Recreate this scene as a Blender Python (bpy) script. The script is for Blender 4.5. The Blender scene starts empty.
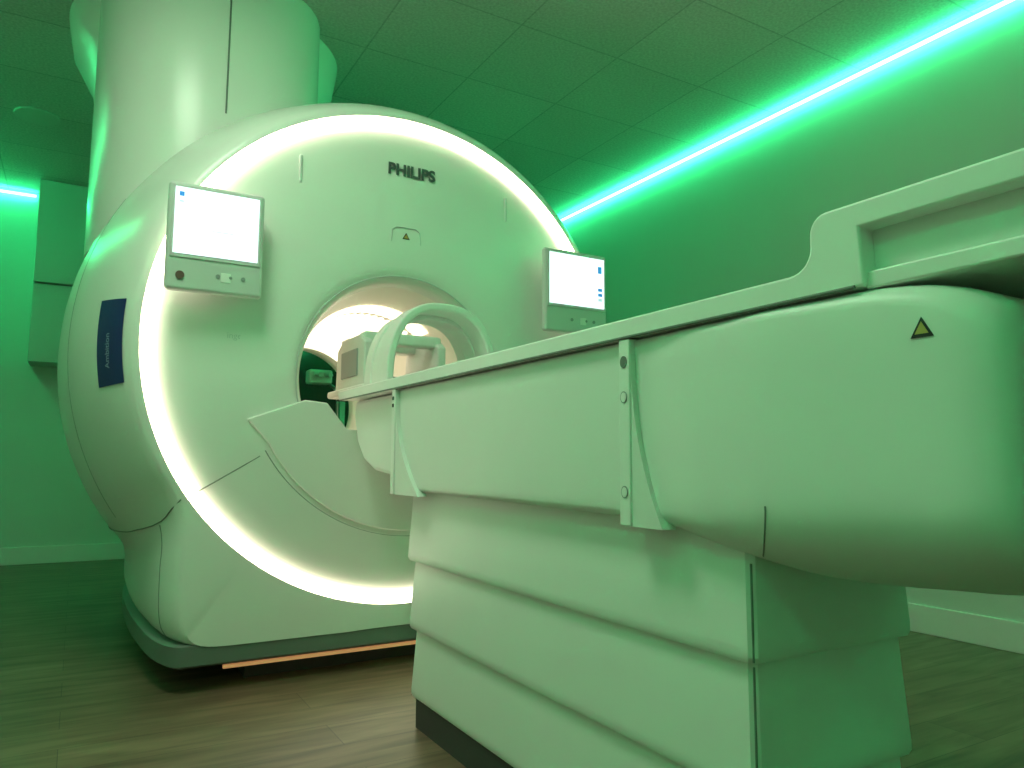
import bpy, bmesh, math
from mathutils import Vector, Matrix
S=bpy.context.scene
COL=S.collection
S.view_settings.view_transform='Standard'
# ---------------------------------------------------------------- materials
def mat(name,col,rough=.4,metal=0,emis=None,es=0,coat=0,noise=0,nscale=40):
    m=bpy.data.materials.new(name); m.use_nodes=True
    nt=m.node_tree; b=nt.nodes['Principled BSDF']
    b.inputs['Base Color'].default_value=(*col,1)
    b.inputs['Roughness'].default_value=rough
    b.inputs['Metallic'].default_value=metal
    if coat: b.inputs['Coat Weight'].default_value=coat; b.inputs['Coat Roughness'].default_value=.12
    if emis:
        b.inputs['Emission Color'].default_value=(*emis,1); b.inputs['Emission Strength'].default_value=es
    if noise:
        tc=nt.nodes.new('ShaderNodeTexCoord'); n=nt.nodes.new('ShaderNodeTexNoise')
        n.inputs['Scale'].default_value=nscale; n.inputs['Detail'].default_value=4
        nt.links.new(tc.outputs['Object'],n.inputs['Vector'])
        mx=nt.nodes.new('ShaderNodeMix'); mx.data_type='RGBA'
        mx.inputs[6].default_value=(*[c*(1-noise) for c in col],1)
        mx.inputs[7].default_value=(*[min(1,c*(1+noise)) for c in col],1)
        nt.links.new(n.outputs['Fac'],mx.inputs[0]); nt.links.new(mx.outputs[2],b.inputs['Base Color'])
    return m
M_white=mat('white_plastic',(.87,.88,.83),.27,noise=.02,nscale=6)
M_tab=mat('table_plastic',(.80,.83,.78),.42,noise=.02,nscale=8)
M_slab=mat('tabletop_plastic',(.88,.89,.85),.35,noise=.02,nscale=8)
M_skirt=mat('skirt_grey',(.16,.2,.17),.5)
M_dark=mat('dark_gap',(.02,.025,.02),.7)
M_seam=mat('seam_grey',(.24,.28,.24),.7)
M_plinth=mat('plinth_dark',(.05,.055,.05),.6)
M_blue=mat('blue_label',(.012,.03,.16),.35)
M_lbltx=mat('label_lettering',(.3,.4,.6),.5)
M_text=mat('logo_ink',(.08,.11,.10),.5)
M_yel=mat('warning_yellow',(.55,.4,.1),.5)
M_bez=mat('bezel_plastic',(.62,.65,.62),.35)
M_screen=mat('screen_glow',(.5,.55,.6),.2,emis=(.82,.97,1),es=1.4)
M_ui=mat('screen_icon_blue',(.05,.2,.7),.4,emis=(.05,.35,.8),es=.6)
M_uig=mat('screen_icon_grey',(.4,.5,.55),.4,emis=(.55,.72,.8),es=.8)
M_ring=mat('ring_light',(1,.95,.85),.4,emis=(1,.88,.66),es=7)
M_bore=mat('bore_liner',(.86,.84,.76),.4)
M_boreglow=mat('bore_top_glow',(1,.95,.85),.4,emis=(1,.88,.66),es=1.8)  # emission stands in for light on the bore's top
M_wall=mat('wall_paint',(.60,.68,.60),.75,noise=.03,nscale=3)
M_base=mat('baseboard_white',(.75,.78,.72),.5,noise=.02)
M_led=mat('led_tube',(.1,.9,.5),.4,emis=(.04,1,.33),es=40)
M_glow=mat('underlight',(1,.6,.3),.4,emis=(1,.45,.18),es=.35)
M_glass=mat('window_glass',(.01,.05,.03),.1)
M_door=mat('cabinet_paint',(.5,.56,.5),.5,noise=.02)
M_coil=mat('coil_plastic',(.78,.80,.75),.4,noise=.03)
M_pad=mat('coil_inner_pad',(.16,.2,.18),.6,noise=.1)
M_btn=mat('button_grey',(.3,.34,.32),.4)
M_red=mat('button_brown',(.16,.10,.08),.4)
M_metal=mat('stand_steel',(.4,.42,.4),.3,metal=.8)

def grid_mat():
    m=bpy.data.materials.new('ceiling_tile'); m.use_nodes=True; nt=m.node_tree; b=nt.nodes['Principled BSDF']
    tc=nt.nodes.new('ShaderNodeTexCoord'); br=nt.nodes.new('ShaderNodeTexBrick')
    br.offset=0; br.inputs['Scale'].default_value=1; br.inputs['Brick Width'].default_value=.62; br.inputs['Row Height'].default_value=.62
    br.inputs['Mortar Size'].default_value=.005; br.inputs['Mortar Smooth'].default_value=.2
    br.inputs['Color1'].default_value=(.60,.64,.58,1); br.inputs['Color2'].default_value=(.53,.57,.52,1); br.inputs['Mortar'].default_value=(.40,.44,.40,1)
    nt.links.new(tc.outputs['Object'],br.inputs['Vector'])
    n=nt.nodes.new('ShaderNodeTexNoise'); n.inputs['Scale'].default_value=70; n.inputs['Detail'].default_value=5
    nt.links.new(tc.outputs['Object'],n.inputs['Vector'])
    r=nt.nodes.new('ShaderNodeMapRange'); r.inputs[1].default_value=.35; r.inputs[2].default_value=.65; r.inputs[3].default_value=.82; r.inputs[4].default_value=1.06
    nt.links.new(n.outputs['Fac'],r.inputs[0])
    mx=nt.nodes.new('ShaderNodeVectorMath'); mx.operation='SCALE'
    nt.links.new(br.outputs['Color'],mx.inputs[0]); nt.links.new(r.outputs[0],mx.inputs['Scale']); nt.links.new(mx.outputs[0],b.inputs['Base Color'])
    b.inputs['Roughness'].default_value=.85
    return m
def floor_mat():
    m=bpy.data.materials.new('wood_floor'); m.use_nodes=True; nt=m.node_tree; b=nt.nodes['Principled BSDF']
    tc=nt.nodes.new('ShaderNodeTexCoord'); br=nt.nodes.new('ShaderNodeTexBrick')
    br.offset=.4; br.inputs['Scale'].default_value=1; br.inputs['Brick Width'].default_value=1.25; br.inputs['Row Height'].default_value=.19
    br.inputs['Mortar Size'].default_value=.0012
    br.inputs['Color1'].default_value=(.18,.12,.075,1); br.inputs['Color2'].default_value=(.23,.16,.10,1); br.inputs['Mortar'].default_value=(.08,.055,.04,1)
    nt.links.new(tc.outputs['Object'],br.inputs['Vector'])
    mp=nt.nodes.new('ShaderNodeMapping'); mp.inputs['Scale'].default_value=(1.6,12,1)
    nt.links.new(tc.outputs['Object'],mp.inputs['Vector'])
    n=nt.nodes.new('ShaderNodeTexNoise'); n.inputs['Scale'].default_value=1.7; n.inputs['Detail'].default_value=6; n.inputs['Distortion'].default_value=.5
    nt.links.new(mp.outputs[0],n.inputs['Vector'])
    r=nt.nodes.new('ShaderNodeMapRange'); r.inputs[1].default_value=.3; r.inputs[2].default_value=.7; r.inputs[3].default_value=.55; r.inputs[4].default_value=1.25
    nt.links.new(n.outputs['Fac'],r.inputs[0])
    mx=nt.nodes.new('ShaderNodeVectorMath'); mx.operation='SCALE'
    nt.links.new(br.outputs['Color'],mx.inputs[0]); nt.links.new(r.outputs[0],mx.inputs['Scale']); nt.links.new(mx.outputs[0],b.inputs['Base Color'])
    b.inputs['Roughness'].default_value=.40
    return m
M_ceil=grid_mat(); M_floor=floor_mat()

# ---------------------------------------------------------------- helpers
def empty(name,loc=(0,0,0)):
    o=bpy.data.objects.new(name,None); o.location=loc; COL.objects.link(o); o.empty_display_size=.1; return o
def mobj(name,verts,faces,m,parent=None,smooth=True,ang=35,bevel=0,seg=3,recalc=True):
    me=bpy.data.meshes.new(name); me.from_pydata([tuple(v) for v in verts],[],faces); me.update()
    if recalc:
        bm=bmesh.new(); bm.from_mesh(me); bmesh.ops.recalc_face_normals(bm,faces=bm.faces); bm.to_mesh(me); bm.free()
    o=bpy.data.objects.new(name,me); COL.objects.link(o)
    me.materials.append(m)
    if bevel:
        md=o.modifiers.new('b','BEVEL'); md.width=bevel; md.segments=seg; md.limit_method='ANGLE'; md.angle_limit=math.radians(30)
    if smooth:
        for p in me.polygons: p.use_smooth=True
        me.set_sharp_from_angle(angle=math.radians(ang))
        if bevel: 
            me.set_sharp_from_angle(angle=math.radians(179)); md.harden_normals=True
    if parent: o.parent=parent; o.matrix_parent_inverse=Matrix.Translation(-parent.location)
    return o
def box(name,x0,x1,y0,y1,z0,z1,m,parent=None,bevel=0,seg=3):
    v=[(x,y,z) for x in(x0,x1) for y in(y0,y1) for z in(z0,z1)]
    f=[(0,1,3,2),(4,6,7,5),(0,4,5,1),(2,3,7,6),(0,2,6,4),(1,5,7,3)]
    return mobj(name,v,f,m,parent,bool(bevel),35,bevel,seg)
def prism(name,pts,axis,a,b,m,parent=None,bevel=0,seg=3):
    def mk(p,t):
        return (t,p[0],p[1]) if axis=='x' else ((p[0],t,p[1]) if axis=='y' else (p[0],p[1],t))
    n=len(pts); v=[mk(p,a) for p in pts]+[mk(p,b) for p in pts]
    f=[tuple(range(n)),tuple(range(2*n-1,n-1,-1))]+[(i,(i+1)%n,n+(i+1)%n,n+i) for i in range(n)]
    return mobj(name,v,f,m,parent,True,35,bevel,seg)
def loft(name,rings,m,parent=None,closed=True,caps=True,ang=35,bevel=0):
    n=len(rings[0]); v=[p for r in rings for p in r]; f=[]
    for i in range(len(rings)-1):
        for j in range(n if closed else n-1):
            k=(j+1)%n; f.append((i*n+j,i*n+k,(i+1)*n+k,(i+1)*n+j))
    if caps:
        f.append(tuple(range(n))); f.append(tuple(range(len(v)-1,len(v)-n-1,-1)))
    return mobj(name,v,f,m,parent,True,ang,bevel)
def tube(name,pts,r,m,parent=None,cyc=False,res=4):
    c=bpy.data.curves.new(name,'CURVE'); c.dimensions='3D'; c.bevel_depth=r; c.bevel_resolution=res; c.use_fill_caps=True
    s=c.splines.new('POLY'); s.points.add(len(pts)-1)
    for i,p in enumerate(pts): s.points[i].co=(*p,1)
    s.use_cyclic_u=cyc
    c.materials.append(m)
    tmp=bpy.data.objects.new(name+'_c',c); COL.objects.link(tmp)
    me=bpy.data.meshes.new_from_object(tmp); bpy.data.objects.remove(tmp)
    o=bpy.data.objects.new(name,me); COL.objects.link(o)
    for p in me.polygons: p.use_smooth=True
    if parent: o.parent=parent; o.matrix_parent_inverse=Matrix.Translation(-parent.location)
    return o
def textmesh(name,s,size,m,ext=.001,bold=0):
    c=bpy.data.curves.new(name,'FONT'); c.body=s; c.size=size; c.extrude=ext; c.offset=bold; c.align_x='CENTER'; c.align_y='CENTER'
    c.materials.append(m)
    tmp=bpy.data.objects.new(name+'_c',c); COL.objects.link(tmp)
    me=bpy.data.meshes.new_from_object(tmp); bpy.data.objects.remove(tmp); return me
def text(name,s,loc,size,m,parent,ext=.001,bold=0):
    me=textmesh(name,s,size,m,ext,bold)
    me.transform(Matrix.Translation(Vector(loc))@Matrix.Rotation(math.pi/2,4,'X'))
    o=bpy.data.objects.new(name,me); COL.objects.link(o)
    if parent: o.parent=parent; o.matrix_parent_inverse=Matrix.Translation(-parent.location)
    return o
def disc(name,c,r,axis,th,m,parent,n=24):
    pts=[(c[0]+r*math.cos(2*math.pi*i/n),c[1]+r*math.sin(2*math.pi*i/n)) for i in range(n)]
    return prism(name,pts,axis,c[2],c[2]+th,m,parent)
def interp(tab,t):
    if t<=tab[0][0]: return tab[0][1:]
    if t>=tab[-1][0]: return tab[-1][1:]
    for i in range(len(tab)-1):
        if tab[i][0]<=t<=tab[i+1][0]:
            t0,t1=tab[i][0],tab[i+1][0]; u=(t-t0)/(t1-t0); out=[]
            for k in range(1,len(tab[0])):
                p1,p2=tab[i][k],tab[i+1][k]
                m1=(p2-tab[i-1][k])/(t1-tab[i-1][0]) if i>0 else (p2-p1)/(t1-t0)
                m2=(tab[i+2][k]-p1)/(tab[i+2][0]-t0) if i+2<len(tab) else (p2-p1)/(t1-t0)
                m1*=(t1-t0); m2*=(t1-t0)
                out.append((2*u**3-3*u*u+1)*p1+(u**3-2*u*u+u)*m1+(-2*u**3+3*u*u)*p2+(u**3-u*u)*m2)
            return out

# ---------------------------------------------------------------- room
XR,XL,YB,YF,H=3.76,-1.35,7.3,-2.0,3.1
box('floor',XL-.1,XR+.1,YF-.1,YB+.1,-.1,0,M_floor)
box('ceiling',XL-.1,XR+.1,YF-.1,YB+.1,H,H+.1,M_ceil)
box('wall_right',XR,XR+.1,YF-.1,YB+.1,0,H,M_wall)
box('wall_left',XL-.1,XL,YF-.1,YB+.1,0,H,M_wall)
box('wall_back',XL,XR,YB,YB+.1,0,H,M_wall)
box('wall_front',XL,XR,YF-.1,YF,0,H,M_wall)
box('baseboard_right',XR-.018,XR,YF,YB,0,.14,M_base,bevel=.004)
box('baseboard_left',XL,XL+.018,YF,YB,0,.14,M_base,bevel=.004)
box('baseboard_back',XL+.018,XR-.018,YB-.018,YB,0,.14,M_base,bevel=.004)
def led(p0,p1):
    e=empty('led_strip_light',((p0[0]+p1[0])/2,(p0[1]+p1[1])/2,p0[2]))
    tube('tube',[p0,p1],.011,M_led,e,res=3)
    return e
led((XR-.035,YF+.1,H-.04),(XR-.035,YB-.1,H-.04))
led((XL+.035,4.7,H-.04),(XL+.035,YB-.1,H-.04))  # unseen strip, added for green ambient light, cut short to spare the scanner side
led((XL+.035,YF+.1,H-.04),(XL+.035,1.4,H-.04))  # unseen strip, added to throw green light on the table's near end
led((XL+.1,YB-.035,H-.04),(-.42,YB-.035,H-.04))
e=empty('wall_cabinet',(.1,YB-.2,2.2))
box('body_upper',-.38,.75,YB-.40,YB-.001,2.26,H-.002,M_door,e,.006)
box('body_lower',-.38,.75,YB-.38,YB-.001,1.62,2.25,M_door,e,.006)
e=empty('ceiling_speaker',(-.35,5.6,H))
pts=[(-.35+.13*math.cos(a*math.pi/18),5.6+.13*math.sin(a*math.pi/18)) for a in range(36)]
prism('grille',pts,'z',H-.012,H-.001,M_door,e,.004)
e=empty('window_1',(2.1,YB,1.5))
for nm,a in (('frame_top',(1.3,2.9,2.05,2.12)),('frame_bottom',(1.3,2.9,.98,1.05)),('frame_left',(1.3,1.37,1.05,2.05)),('frame_right',(2.83,2.9,1.05,2.05)),('mullion',(2.25,2.3,1.05,2.05))):
    box(nm,a[0],a[1],YB-.04,YB-.001,a[2],a[3],M_base,e,.004)
box('glass',1.36,2.84,YB-.015,YB-.002,1.04,2.06,M_glass,e)
# contrast injector on a wheeled stand, seen through the bore
I=empty('contrast_injector',(1.95,6.3,0))
ix,iy=1.93,6.3
for k in range(5):
    a=2*math.pi*k/5
    tube('leg_%d'%k,[(ix,iy,.09),(ix+.28*math.cos(a),iy+.28*math.sin(a),.07)],.018,M_metal,I)
    cx_,cy_=ix+.27*math.cos(a),iy+.27*math.sin(a)
    prism('caster_%d'%k,[(cy_+.035*math.cos(t*math.pi/10),.036+.035*math.sin(t*math.pi/10)) for t in range(20)],'x',cx_-.012,cx_+.012,M_plinth,I)
tube('pole',[(ix,iy,.08),(ix,iy,1.62)],.018,M_metal,I)
tube('arm',[(ix,iy,1.45),(ix-.16,iy-.03,1.56)],.014,M_metal,I)
box('head',ix-.28,ix-.08,iy-.10,iy+.04,1.50,1.62,M_coil,I,.02)
tube('syringe_1',[(ix-.22,iy-.10,1.58),(ix-.22,iy-.24,1.56)],.02,M_bez,I)
tube('syringe_2',[(ix-.14,iy-.10,1.58),(ix-.14,iy-.24,1.56)],.02,M_bez,I)
box('display',ix-.02,ix+.22,iy-.06,iy-.03,1.36,1.52,M_plinth,I,.008)

# ---------------------------------------------------------------- scanner
CX,CZ,D=1.235,1.32,3.0      # ring / body axis
BX,BZ=1.205,1.20            # bore axis
G=empty('mri_scanner',(CX,4,0))
Z0=.165
TAB=[(3.0,1.08,.87),(3.02,1.105,.895),(3.08,1.145,.925),(3.2,1.20,.955),(3.45,1.28,.98),(3.8,1.33,1.0),(4.3,1.33,1.0),(4.6,1.29,.98),(4.85,1.2,.94),(4.95,1.12,.9),(5.0,1.02,.82)]
def rbody(y,th):
    R,W=interp(TAB,y); s,c=math.sin(th),math.cos(th); Hh=CZ-Z0
    if s<0:
        p=22; rb=1/((abs(c)/W)**p+(abs(s)/Hh)**p)**(1/p)
        d=(R-rb)/.10
        h=max(0,min(1,.5+.5*d)); r=rb+(R-rb)*h+.10*h*(1-h)*.5 if abs(d)<1 else max(R,rb)
        return min(r,Hh/abs(s))
    return R
def bp(y,th,off=0):
    r=rbody(y,th)+off
    return (CX+r*math.cos(th),y,CZ+r*math.sin(th))
NA=360
ths=[2*math.pi*i/NA for i in range(NA)]
ys=[3.0,3.01,3.02,3.04,3.08,3.13,3.2,3.3,3.4,3.5,3.65,3.8,4.0,4.3,4.5,4.6,4.7,4.8,4.87,4.92,4.96,5.0]
RO=1.06; RI=1.02
rings=[[(CX+RO*math.cos(t),3.03,CZ+RO*math.sin(t)) for t in ths],[(CX+(RO+.003)*math.cos(t),3.0,CZ+(RO+.003)*math.sin(t)) for t in ths]]
rings+=[[bp(y,t) for t in ths] for y in ys]
rings+=[[(BX+.45*math.cos(t),5.0,BZ+.45*math.sin(t)) for t in ths]]
loft('body_shell',rings,M_white,G,caps=False,ang=40)
def planring(z,off):
    yy=[3.0,3.01,3.02,3.05,3.08,3.13,3.2,3.3,3.45,3.65,3.9,4.2,4.5,4.7,4.85,4.95,5.0]
    L=[(CX-interp(TAB,y)[1]-off,y+(-off if y<3.01 else 0),z) for y in yy]
    return L+[(2*CX-p[0],p[1],z) for p in reversed(L)]
loft('base_skirt',[planring(.095,-.02),planring(.105,-.004),planring(.175,-.004),planring(.18,-.012)],M_skirt,G,ang=40)
def fc(r):
    k=max(0,min(1,(r-.47)/(RI-.47)))
    return BX+(CX-BX)*k,BZ+(CZ-BZ)*k
prof=[(RI,3.025),(1.0,3.018),(.95,3.010),(.88,3.003),(.75,2.994),(.6,2.988),(.5,2.99),(.47,2.998),(.45,3.015),(.438,3.045),(.43,3.09)]
loft('front_face',[[(fc(r)[0]+r*math.cos(t),y,fc(r)[1]+r*math.sin(t)) for t in ths] for r,y in prof],M_white,G,caps=False,ang=60)
prof=[(.43,3.09),(.405,3.25),(.385,3.5),(.375,3.9),(.37,4.4),(.375,4.8),(.39,4.95),(.45,5.0)]
loft('bore_tunnel',[[(BX+r*math.cos(t),y,BZ+r*math.sin(t)) for t in ths] for r,y in prof],M_bore,G,caps=False,ang=60)
tube('bore_trim_ring',[(BX+.462*math.cos(t),2.999,BZ+.462*math.sin(t)) for t in ths],.003,M_bez,G,True)
mid=(RO+RI)/2; hw=(RO-RI)/2
prof=[(RO,3.02)]+[(mid+hw*math.cos(a),3.008-.012*math.sin(a)) for a in [math.pi*i/8 for i in range(9)]]+[(RI,3.03)]
loft('ring_light',[[(CX+r*math.cos(t),y,CZ+r*math.sin(t)) for t in ths] for r,y in prof],M_ring,G,caps=False,ang=60)
rg=[]
for y,r in ((3.35,.391),(3.9,.371),(4.4,.366),(4.7,.368)):
    rg.append([(BX+r*math.sin(a),y,BZ+r*math.cos(a)) for a in [-.75+1.5*i/16 for i in range(17)]])
loft('bore_top_glow',rg,M_boreglow,G,closed=False,caps=False)  # added glowing sheet so the tunnel top reads as brightly lit, no visible lamp
pts=[(.56,1.015),(.78,1.098),(.87,1.09),(.955,.985),(1.25,.97)]
pts+= [(2.5-x,z) for x,z in reversed(pts[:-1])]
pts+=[(1.25+.69*math.cos(math.radians(a)),1.25+.69*math.sin(math.radians(a))) for a in [-28-124*i/30 for i in range(31)]]
prism('dock_panel',pts,'y',2.978,3.02,M_white,G,.006,4)
def fy(r): 
    return interp([(.6,2.988),(.75,2.994),(.88,3.003),(.95,3.010),(1.0,3.018)],r)[0]
def facepts(pl):
    return [(x,fy(math.hypot(x-CX,z-CZ))-.001,z) for x,z in pl]
def linep(a,b,n=12): return [(a[0]+(b[0]-a[0])*i/n,a[1]+(b[1]-a[1])*i/n) for i in range(n+1)]
tube('face_seam',facepts(linep((.395,.735),(.615,.872),14)),.0025,M_seam,G)
tube('face_seam_b',facepts(linep((2.09,.74),(1.885,.872),14)),.0025,M_seam,G)
arc=[(1.25+.712*math.cos(math.radians(a)),1.25+.712*math.sin(math.radians(a))) for a in [-30-120*i/60 for i in range(61)]]
tube('face_seam_arc',facepts(arc),.0025,M_seam,G)
def thz(y,z):
    return min([math.pi+math.pi/2*k/900 for k in range(900)],key=lambda t:abs(bp(y,t)[2]-z)+(0 if bp(y,t)[2]>Z0+.003 else 1))
for nm,sg in (('side_seam',1),('side_seam_b',-1)):
    P=[]
    for i in range(40):
        y=3.0+i/39*1.5
        z=interp([(3.0,.71),(3.03,.68),(3.1,.63),(3.3,.585),(3.6,.55),(4.5,.53)],y)[0]
        lo=thz(y,z); tt=lo if sg==1 else 3*math.pi-lo
        P.append(bp(y,tt,.001))
    tube(nm,P,.0025,M_seam,G)
tube('shell_seam',[bp(3.5,math.radians(a),-.001) for a in range(-33,214,2)],.0025,M_seam,G)
P=[]
for i in range(20):
    z=.61-.43*i/19; P.append(bp(3.13,thz(3.13,z),.001))
tube('base_corner_seam',P,.002,M_seam,G)
Y0L,YWL,A0,A1=3.03,.145,173.5,189.5
v=[];f=[];n1,n2=8,14
for i in range(n1+1):
    for j in range(n2+1):
        v.append(bp(Y0L+YWL*i/n1,math.radians(A0+(A1-A0)*j/n2),.004))
for i in range(n1):
    for j in range(n2): f.append((i*(n2+1)+j,(i+1)*(n2+1)+j,(i+1)*(n2+1)+j+1,i*(n2+1)+j+1))
mobj('side_label',v,f,M_blue,G)
me=textmesh('label_text','Ambition',.035,M_lbltx,0,.0003)
for q in me.vertices:
    sx,sy=q.co.x,q.co.y
    q.co=bp(Y0L+YWL*.5+sy,math.radians(A0+(A1-A0)*.6)-sx/1.15,.006)
o=bpy.data.objects.new('label_text',me); COL.objects.link(o); o.parent=G; o.matrix_parent_inverse=Matrix.Translation(-G.location)
text('logo_text','PHILIPS',(1.225,fy(.8)-.002,2.140),.071,M_text,G,bold=.0025)
text('model_text','ingenia',(.52,fy(.75)-.001,1.335),.034,M_bez,G)
for nm,x,z in (('latch_slot',.735,2.06),('latch_slot_b',1.715,2.06)):
    box(nm,x-.007,x+.007,2.998,3.02,z-.06,z+.06,M_bez,G,.006)
def warn(x,y,z,s,par):
    tri=[(x,z+s*.62),(x-s*.6,z-s*.42),(x+s*.6,z-s*.42)]
    t2=[(x,z+s*.36),(x-s*.4,z-s*.3),(x+s*.4,z-s*.3)]
    prism('warning_border',tri,'y',y-.002,y,M_dark,par); prism('warning_fill',t2,'y',y-.0035,y-.0015,M_yel,par)
warn(1.20,2.988,1.84,.028,G)
tube('warning_recess',facepts([(1.13,1.81),(1.135,1.865),(1.155,1.88),(1.245,1.88),(1.265,1.865),(1.27,1.81)]),.002,M_bez,G)
def se(cx,cy,a,b,z,n=64,p=2.6):
    return [(cx+a*math.copysign(abs(math.cos(t))**(2/p),math.cos(t)),cy+b*math.copysign(abs(math.sin(t))**(2/p),math.sin(t)),z) for t in [2*math.pi*i/n for i in range(n)]]
tx,ty=.49,3.95
loft('tower',[se(tx,ty,.515,.56,1.78),se(tx,ty,.515,.56,2.42),se(tx,ty,.515,.56,3.098)],M_white,G,ang=60)
loft('tower_collar',[se(tx+.03,ty+.28,.50,.5,2.5,p=2.2),se(tx+.03,ty+.28,.56,.54,2.75,p=2.2),se(tx+.03,ty+.28,.65,.6,2.92,p=2.2),se(tx+.03,ty+.28,.68,.62,3.098,p=2.2)],M_white,G,ang=60)
sp=se(tx,ty,.516,.561,0,n=256); k=min(range(len(sp)),key=lambda i:abs(sp[i][0]-.50)+(5 if sp[i][1]>ty else 0))
tube('tower_seam',[(sp[k][0],sp[k][1],z) for z in (2.40,3.09)],.004,M_skirt,G)
box('underglow_strip',.52,2.0,3.035,3.05,.074,.086,M_glow,G)
box('support_frame',.62,1.9,3.15,4.7,0,.12,M_plinth,G)

# monitors
def monitor(x0,x1,red):
    m=empty('control_monitor',((x0+x1)/2,2.93,1.68))
    prism('housing',[(x0,1.47),(x1,1.47),(x1,1.875),(x0,1.875)],'y',2.885,2.925,M_bez,m,.014,4)
    box('screen_border',x0+.012,x1-.012,2.881,2.886,1.59,1.862,M_bez,m,.004)
    box('screen',x0+.022,x1-.022,2.8785,2.8815,1.605,1.852,M_screen,m)
    y=2.8775
    if red:
        box('icon_blue',x0+.035,x0+.052,y,2.879,1.818,1.835,M_ui,m)
        box('ui_line',x0+.035,x0+.052,y,2.879,1.795,1.802,M_uig,m)
        box('ui_line_b',x0+.15,x0+.23,y,2.879,1.70,1.703,M_uig,m)
    else:
        box('icon_blue',x1-.06,x1-.038,y,2.879,1.78,1.815,M_ui,m)
        for i in range(3): box('ui_line_%d'%i,x1-.06,x1-.035,y,2.879,1.64+.025*i,1.655+.025*i,M_ui if i else M_uig,m)
    cx=(x0+x1)/2
    if red: disc('stop_button',(x0+.05,1.525,2.880),.015,'y',.007,M_red,m)
    for i,dx in enumerate((-.01 if not red else .03,.075,.12)):
        if cx+dx<x1-.02:
            disc('button_%d'%i,(cx+dx-.02,1.535,2.8825),.008 if i!=1 else .006,'y',.004,M_btn,m)
    box('button_panel',cx+.02,cx+.055,2.8835,2.886,1.515,1.55,M_white,m,.002)
    prism('mount',[(cx-.06,1.56),(cx+.06,1.56),(cx+.06,1.8),(cx-.06,1.8)],'y',2.92,3.01,M_bez,m,.01)
monitor(.235,.575,True)
monitor(1.865,2.23,False)

# ---------------------------------------------------------------- patient table
T=empty('patient_table',(1.22,1.6,0))
TX=1.22
def section(y,w,zt,zs,zb,n,cr=.05):
    L=[(0,zt),(-(w-cr)*.6,zt)]
    for i in range(6):
        a=math.pi/2*i/5; L.append((-(w-cr)-cr*math.sin(a),zt-cr+cr*math.cos(a)))
    for i in range(1,6): L.append((-w,(zt-cr)+(zs-zt+cr)*i/6))
    for i in range(0,17):
        a=math.pi/2*i/16; L.append((-w*max(0,math.cos(a))**(2/n),zs-(zs-zb)*math.sin(a)**(2/n)))
    Rr=[(-x,z) for x,z in reversed(L[1:-1])]
    return [(TX+x,y,z) for x,z in L+Rr]
st=[ # y,w,zt,zs,zb,n,cr
(2.40,.275,1.10,.785,.755,6,.01),(2.38,.278,1.10,.785,.755,6,.01),(1.25,.28,1.10,.785,.745,6,.01),(1.12,.28,1.10,.785,.74,6,.01),
(1.05,.283,1.10,.795,.73,5,.012),(.97,.29,1.10,.805,.705,4,.015),(.88,.295,1.10,.815,.68,3.2,.02),(.80,.30,1.10,.82,.665,2.7,.02),
(.70,.30,1.10,.82,.665,2.5,.025),(.62,.30,1.10,.82,.67,2.4,.03),(.55,.30,1.093,.82,.675,2.4,.035),(.50,.298,1.080,.82,.685,2.4,.045),
(.465,.288,1.062,.82,.695,2.4,.055),(.448,.272,1.042,.82,.71,2.2,.06),(.44,.25,1.02,.82,.73,2.2,.06)]
yy=[]
for i in range(len(st)-1):
    for k in range(4): yy.append(st[i][0]+(st[i+1][0]-st[i][0])*k/4)
yy.append(st[-1][0])
stR=sorted([(s[0],)+tuple(s[1:]) for s in st])
loft('upper_housing',[section(y,*interp(stR,y)) for y in yy],M_tab,T,ang=50)
prism('nose',[(2.36,1.10),(2.93,1.10),(2.945,1.04),(2.90,.93),(2.82,.86),(2.70,.82),(2.36,.79)],'x',TX-.25,TX+.25,M_tab,T,.02,4)
def slabpath():
    up=[(3.02,1.142),(.745,1.142)]
    for i in range(1,8):
        a=math.pi/2*i/7; up.append((.745-.038*math.sin(a),1.142+.035*(1-math.cos(a))))
    for i in range(0,7):
        a=math.pi/2*i/6; up.append((.707-.028*(1-math.cos(a)),1.195+.03*math.sin(a)))
    up.append((-.15,1.223)); up.append((-.15,1.187)); up.append((.625,1.187)); up.append((.62,1.103)); up.append((3.0,1.103)); up.append((3.02,1.12))
    return up
prism('tabletop',slabpath(),'x',TX-.295,TX+.295,M_slab,T,.005,3)
box('end_recess_panel',TX-.265,TX+.265,-.14,.635,1.11,1.20,M_tab,T)
box('end_ledge',TX-.285,TX+.285,-.14,.625,1.10,1.125,M_slab,T,.004)
tube('rail_line',[(TX-.2955,2.99,1.1035),(TX-.2955,.635,1.1035)],.003,M_skirt,T)
X0=TX-.28
def post(y0,w,h0,h1,fl,nm):
    box(nm,X0-.016,X0+.02,y0-w,y0,h0,h1,M_slab,T,.003)
    P=[(y0-w,h1-.03)]
    for i in range(1,13):
        t=i/12; P.append((y0-w-fl*(t**2.2),(h1-.03)+(h0-h1+.03)*t))
    P.append((y0-w,h0))
    prism(nm+'_scallop',P,'x',X0-.012,X0+.02,M_tab,T,.006)
PY=1.16
post(PY,.033,.735,1.10,.085,'side_post')
post(2.40,.03,.745,1.10,.20,'front_post')
for i,z in enumerate((1.055,.985,.80)):
    yc=PY-.0165
    pts=[(yc+.010*math.sin(2*math.pi*k/20),z+.012*math.cos(2*math.pi*k/20)) for k in range(20)]
    prism('post_button_%d'%i,pts,'x',X0-.0175,X0-.013,M_btn if i else M_skirt,T)
    if i: prism('post_button_cap_%d'%i,[((p[0]-yc)*.8+yc,(p[1]-z)*.8+z) for p in pts],'x',X0-.018,X0-.016,M_slab,T)
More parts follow.
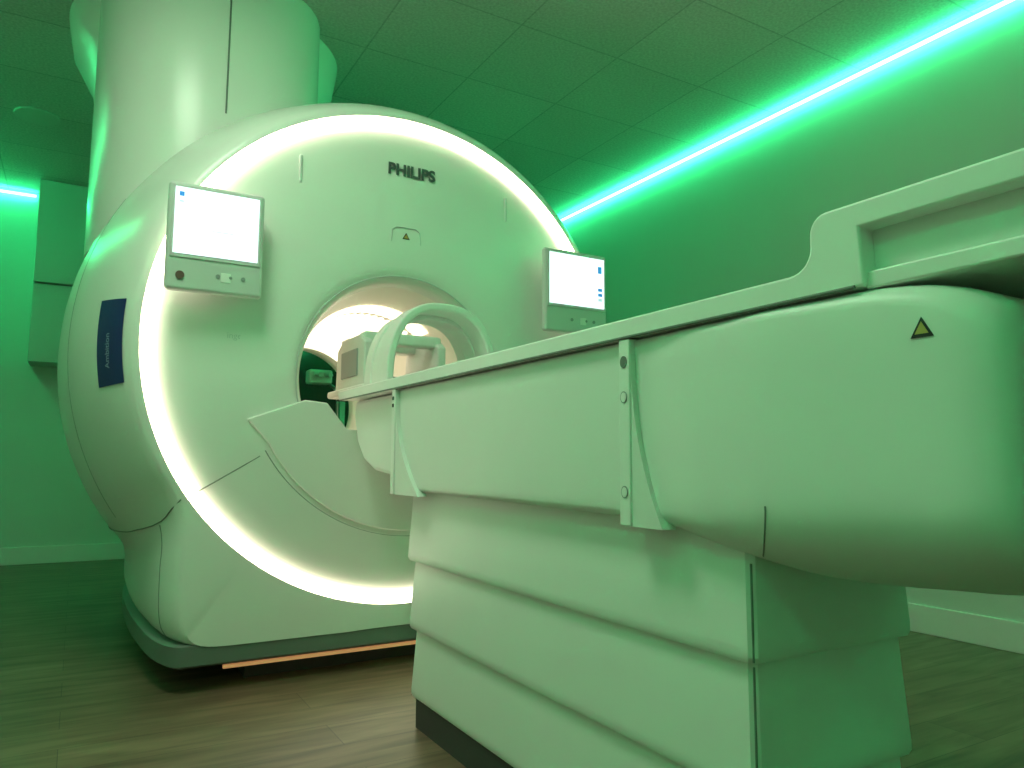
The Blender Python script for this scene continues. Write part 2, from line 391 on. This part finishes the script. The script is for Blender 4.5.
for i,z in enumerate((1.07,1.045)):
    box('front_post_dot_%d'%i,X0-.018,X0-.014,2.38,2.392,z-.006,z+.006,M_dark,T)
WY,WZ=.54,1.03
tri=lambda s:[(WY+s*.6,WZ-s*.45),(WY-s*.6,WZ-s*.45),(WY,WZ+s*.6)]
prism('warning_border',tri(.025),'x',.9188,.93,M_dark,T); prism('warning_fill',tri(.015),'x',.9182,.9195,M_yel,T)
def ped(nm,z0,z1,ins,y0,y1):
    x0,x1=TX-.245+ins,TX+.20-ins
    pts=[(x0,y1),(x0,y0+.012),(x0+.012,y0),(x1-.012,y0),(x1,y0+.012),(x1,y1)]
    rings=[]
    for z,o in ((z1,.012),(z0+.03,0),(z0+.012,.0),(z0+.003,.004),(z0,.012)):
        rings.append([(TX+(p[0]-TX)*(1-o/.245),p[1]+(o if p[1]<1.5 else -o),z) for p in pts])
    loft(nm,rings,M_tab,T,ang=30)
ped('pedestal_upper',.525,.765,0,.88,2.35)
ped('pedestal_middle',.305,.53,.006,.885,2.34)
ped('pedestal_lower',.09,.315,.012,.89,2.33)
box('pedestal_plinth',TX-.225,TX+.18,.91,2.31,0,.095,M_plinth,T)
for z0,z1,i in ((.53,.69,0),(.315,.52,1),(.095,.295,2)):
    tube('corner_seam_%d'%i,[(TX-.238+.006*i,.886+.005*i,z0),(TX-.236+.006*i,.888+.005*i,z1)],.002,M_skirt,T)
box('pedestal_rear_column',TX+.16,TX+.235,.95,1.15,.46,.70,M_tab,T,.006)
P=[]
for i in range(16):
    t=i/15; y=.80+.055*t**1.5; sec=section(y,*interp(stR,y))
    j0=14+t*6.5; j=int(j0); fr=j0-j
    a,b=Vector(sec[j]),Vector(sec[j+1]); q=a.lerp(b,fr); P.append((q.x-.0005,q.y,q.z-.0005))
tube('housing_seam',P,.0013,M_seam,T)

# ---------------------------------------------------------------- coils on table
C=empty('body_coil',(1.22,2.62,1.14))
def arch(w,h,p,y,n=28,zb=1.143):
    out=[]
    for i in range(n+1):
        a=math.pi*i/n
        out.append((TX-.015-w*math.copysign(abs(math.cos(a))**(2/p),math.cos(a)),y,zb+h*abs(math.sin(a))**(2/p)))
    return out
def archband(nm,w,h,t,y0,y1,m,p=2.5,bev=.006):
    ring0=arch(w,h,p,y0)+arch(w-t,h-t,p,y0)[::-1]
    ring1=arch(w,h,p,y1)+arch(w-t,h-t,p,y1)[::-1]
    loft(nm,[ring0,ring1],m,C,ang=40,bevel=bev)
archband('arch_front',.235,.325,.030,2.58,2.70,M_coil,bev=.01)
archband('arch_mid',.225,.295,.02,2.69,2.78,M_coil)
archband('arch_rear',.23,.315,.030,2.77,2.85,M_coil,bev=.008)
Hc=empty('head_coil',(1.2,3.1,1.14))
hy=.06
box('base_tray',1.0,1.42,2.90,3.38+hy,1.143,1.175,M_coil,Hc,.01)
for nm,xa in (('shell_left',1.02),('shell_right',1.36)):
    prism(nm,[(y+hy,z) for y,z in [(2.92,1.17),(3.32,1.17),(3.30,1.36),(3.22,1.40),(2.98,1.40),(2.92,1.36)]],'x',xa,xa+.04,M_coil,Hc,.01)
box('top_bar_a',1.03,1.39,2.95+hy,3.03+hy,1.36,1.41,M_coil,Hc,.012)
box('top_bar_b',1.03,1.39,3.18+hy,3.28+hy,1.36,1.41,M_coil,Hc,.012)
box('head_pad',1.08,1.34,2.94+hy,3.28+hy,1.175,1.22,M_pad,Hc,.02)
box('window_panel',1.014,1.022,3.0+hy,3.22+hy,1.22,1.34,M_btn,Hc,.004)

# ---------------------------------------------------------------- lights
def area(name,loc,rot,sx,sy,col,e):
    l=bpy.data.lights.new(name,'AREA'); l.shape='RECTANGLE'; l.size=sx; l.size_y=sy; l.color=col; l.energy=e
    o=bpy.data.objects.new(name,l); o.location=loc; o.rotation_euler=rot; COL.objects.link(o)
area('added_fill_light',(-.05,1.85,H-.02),(0,0,0),.6,.9,(.82,1,.74),27)  # added fill light, no fixture modelled, brightens table side and scanner face
w=bpy.data.worlds.new('w'); S.world=w; w.use_nodes=True
w.node_tree.nodes['Background'].inputs[0].default_value=(.0,.01,.004,1); w.node_tree.nodes['Background'].inputs[1].default_value=.1

# ---------------------------------------------------------------- camera
cam=bpy.data.cameras.new('cam'); co=bpy.data.objects.new('camera',cam); COL.objects.link(co)
cam.lens=26.02; cam.sensor_width=36; cam.clip_start=.02
yaw,pit,rol=math.radians(30.3),math.radians(5.9),math.radians(.3)
fw=Vector((math.sin(yaw)*math.cos(pit),math.cos(yaw)*math.cos(pit),math.sin(pit)))
rt=Vector((math.cos(yaw),-math.sin(yaw),0)); up=rt.cross(fw)
r2=rt*math.cos(rol)+up*math.sin(rol); u2=up*math.cos(rol)-rt*math.sin(rol)
co.matrix_world=Matrix(((r2.x,u2.x,-fw.x,0),(r2.y,u2.y,-fw.y,0),(r2.z,u2.z,-fw.z,.86),(0,0,0,1)))
S.camera=co
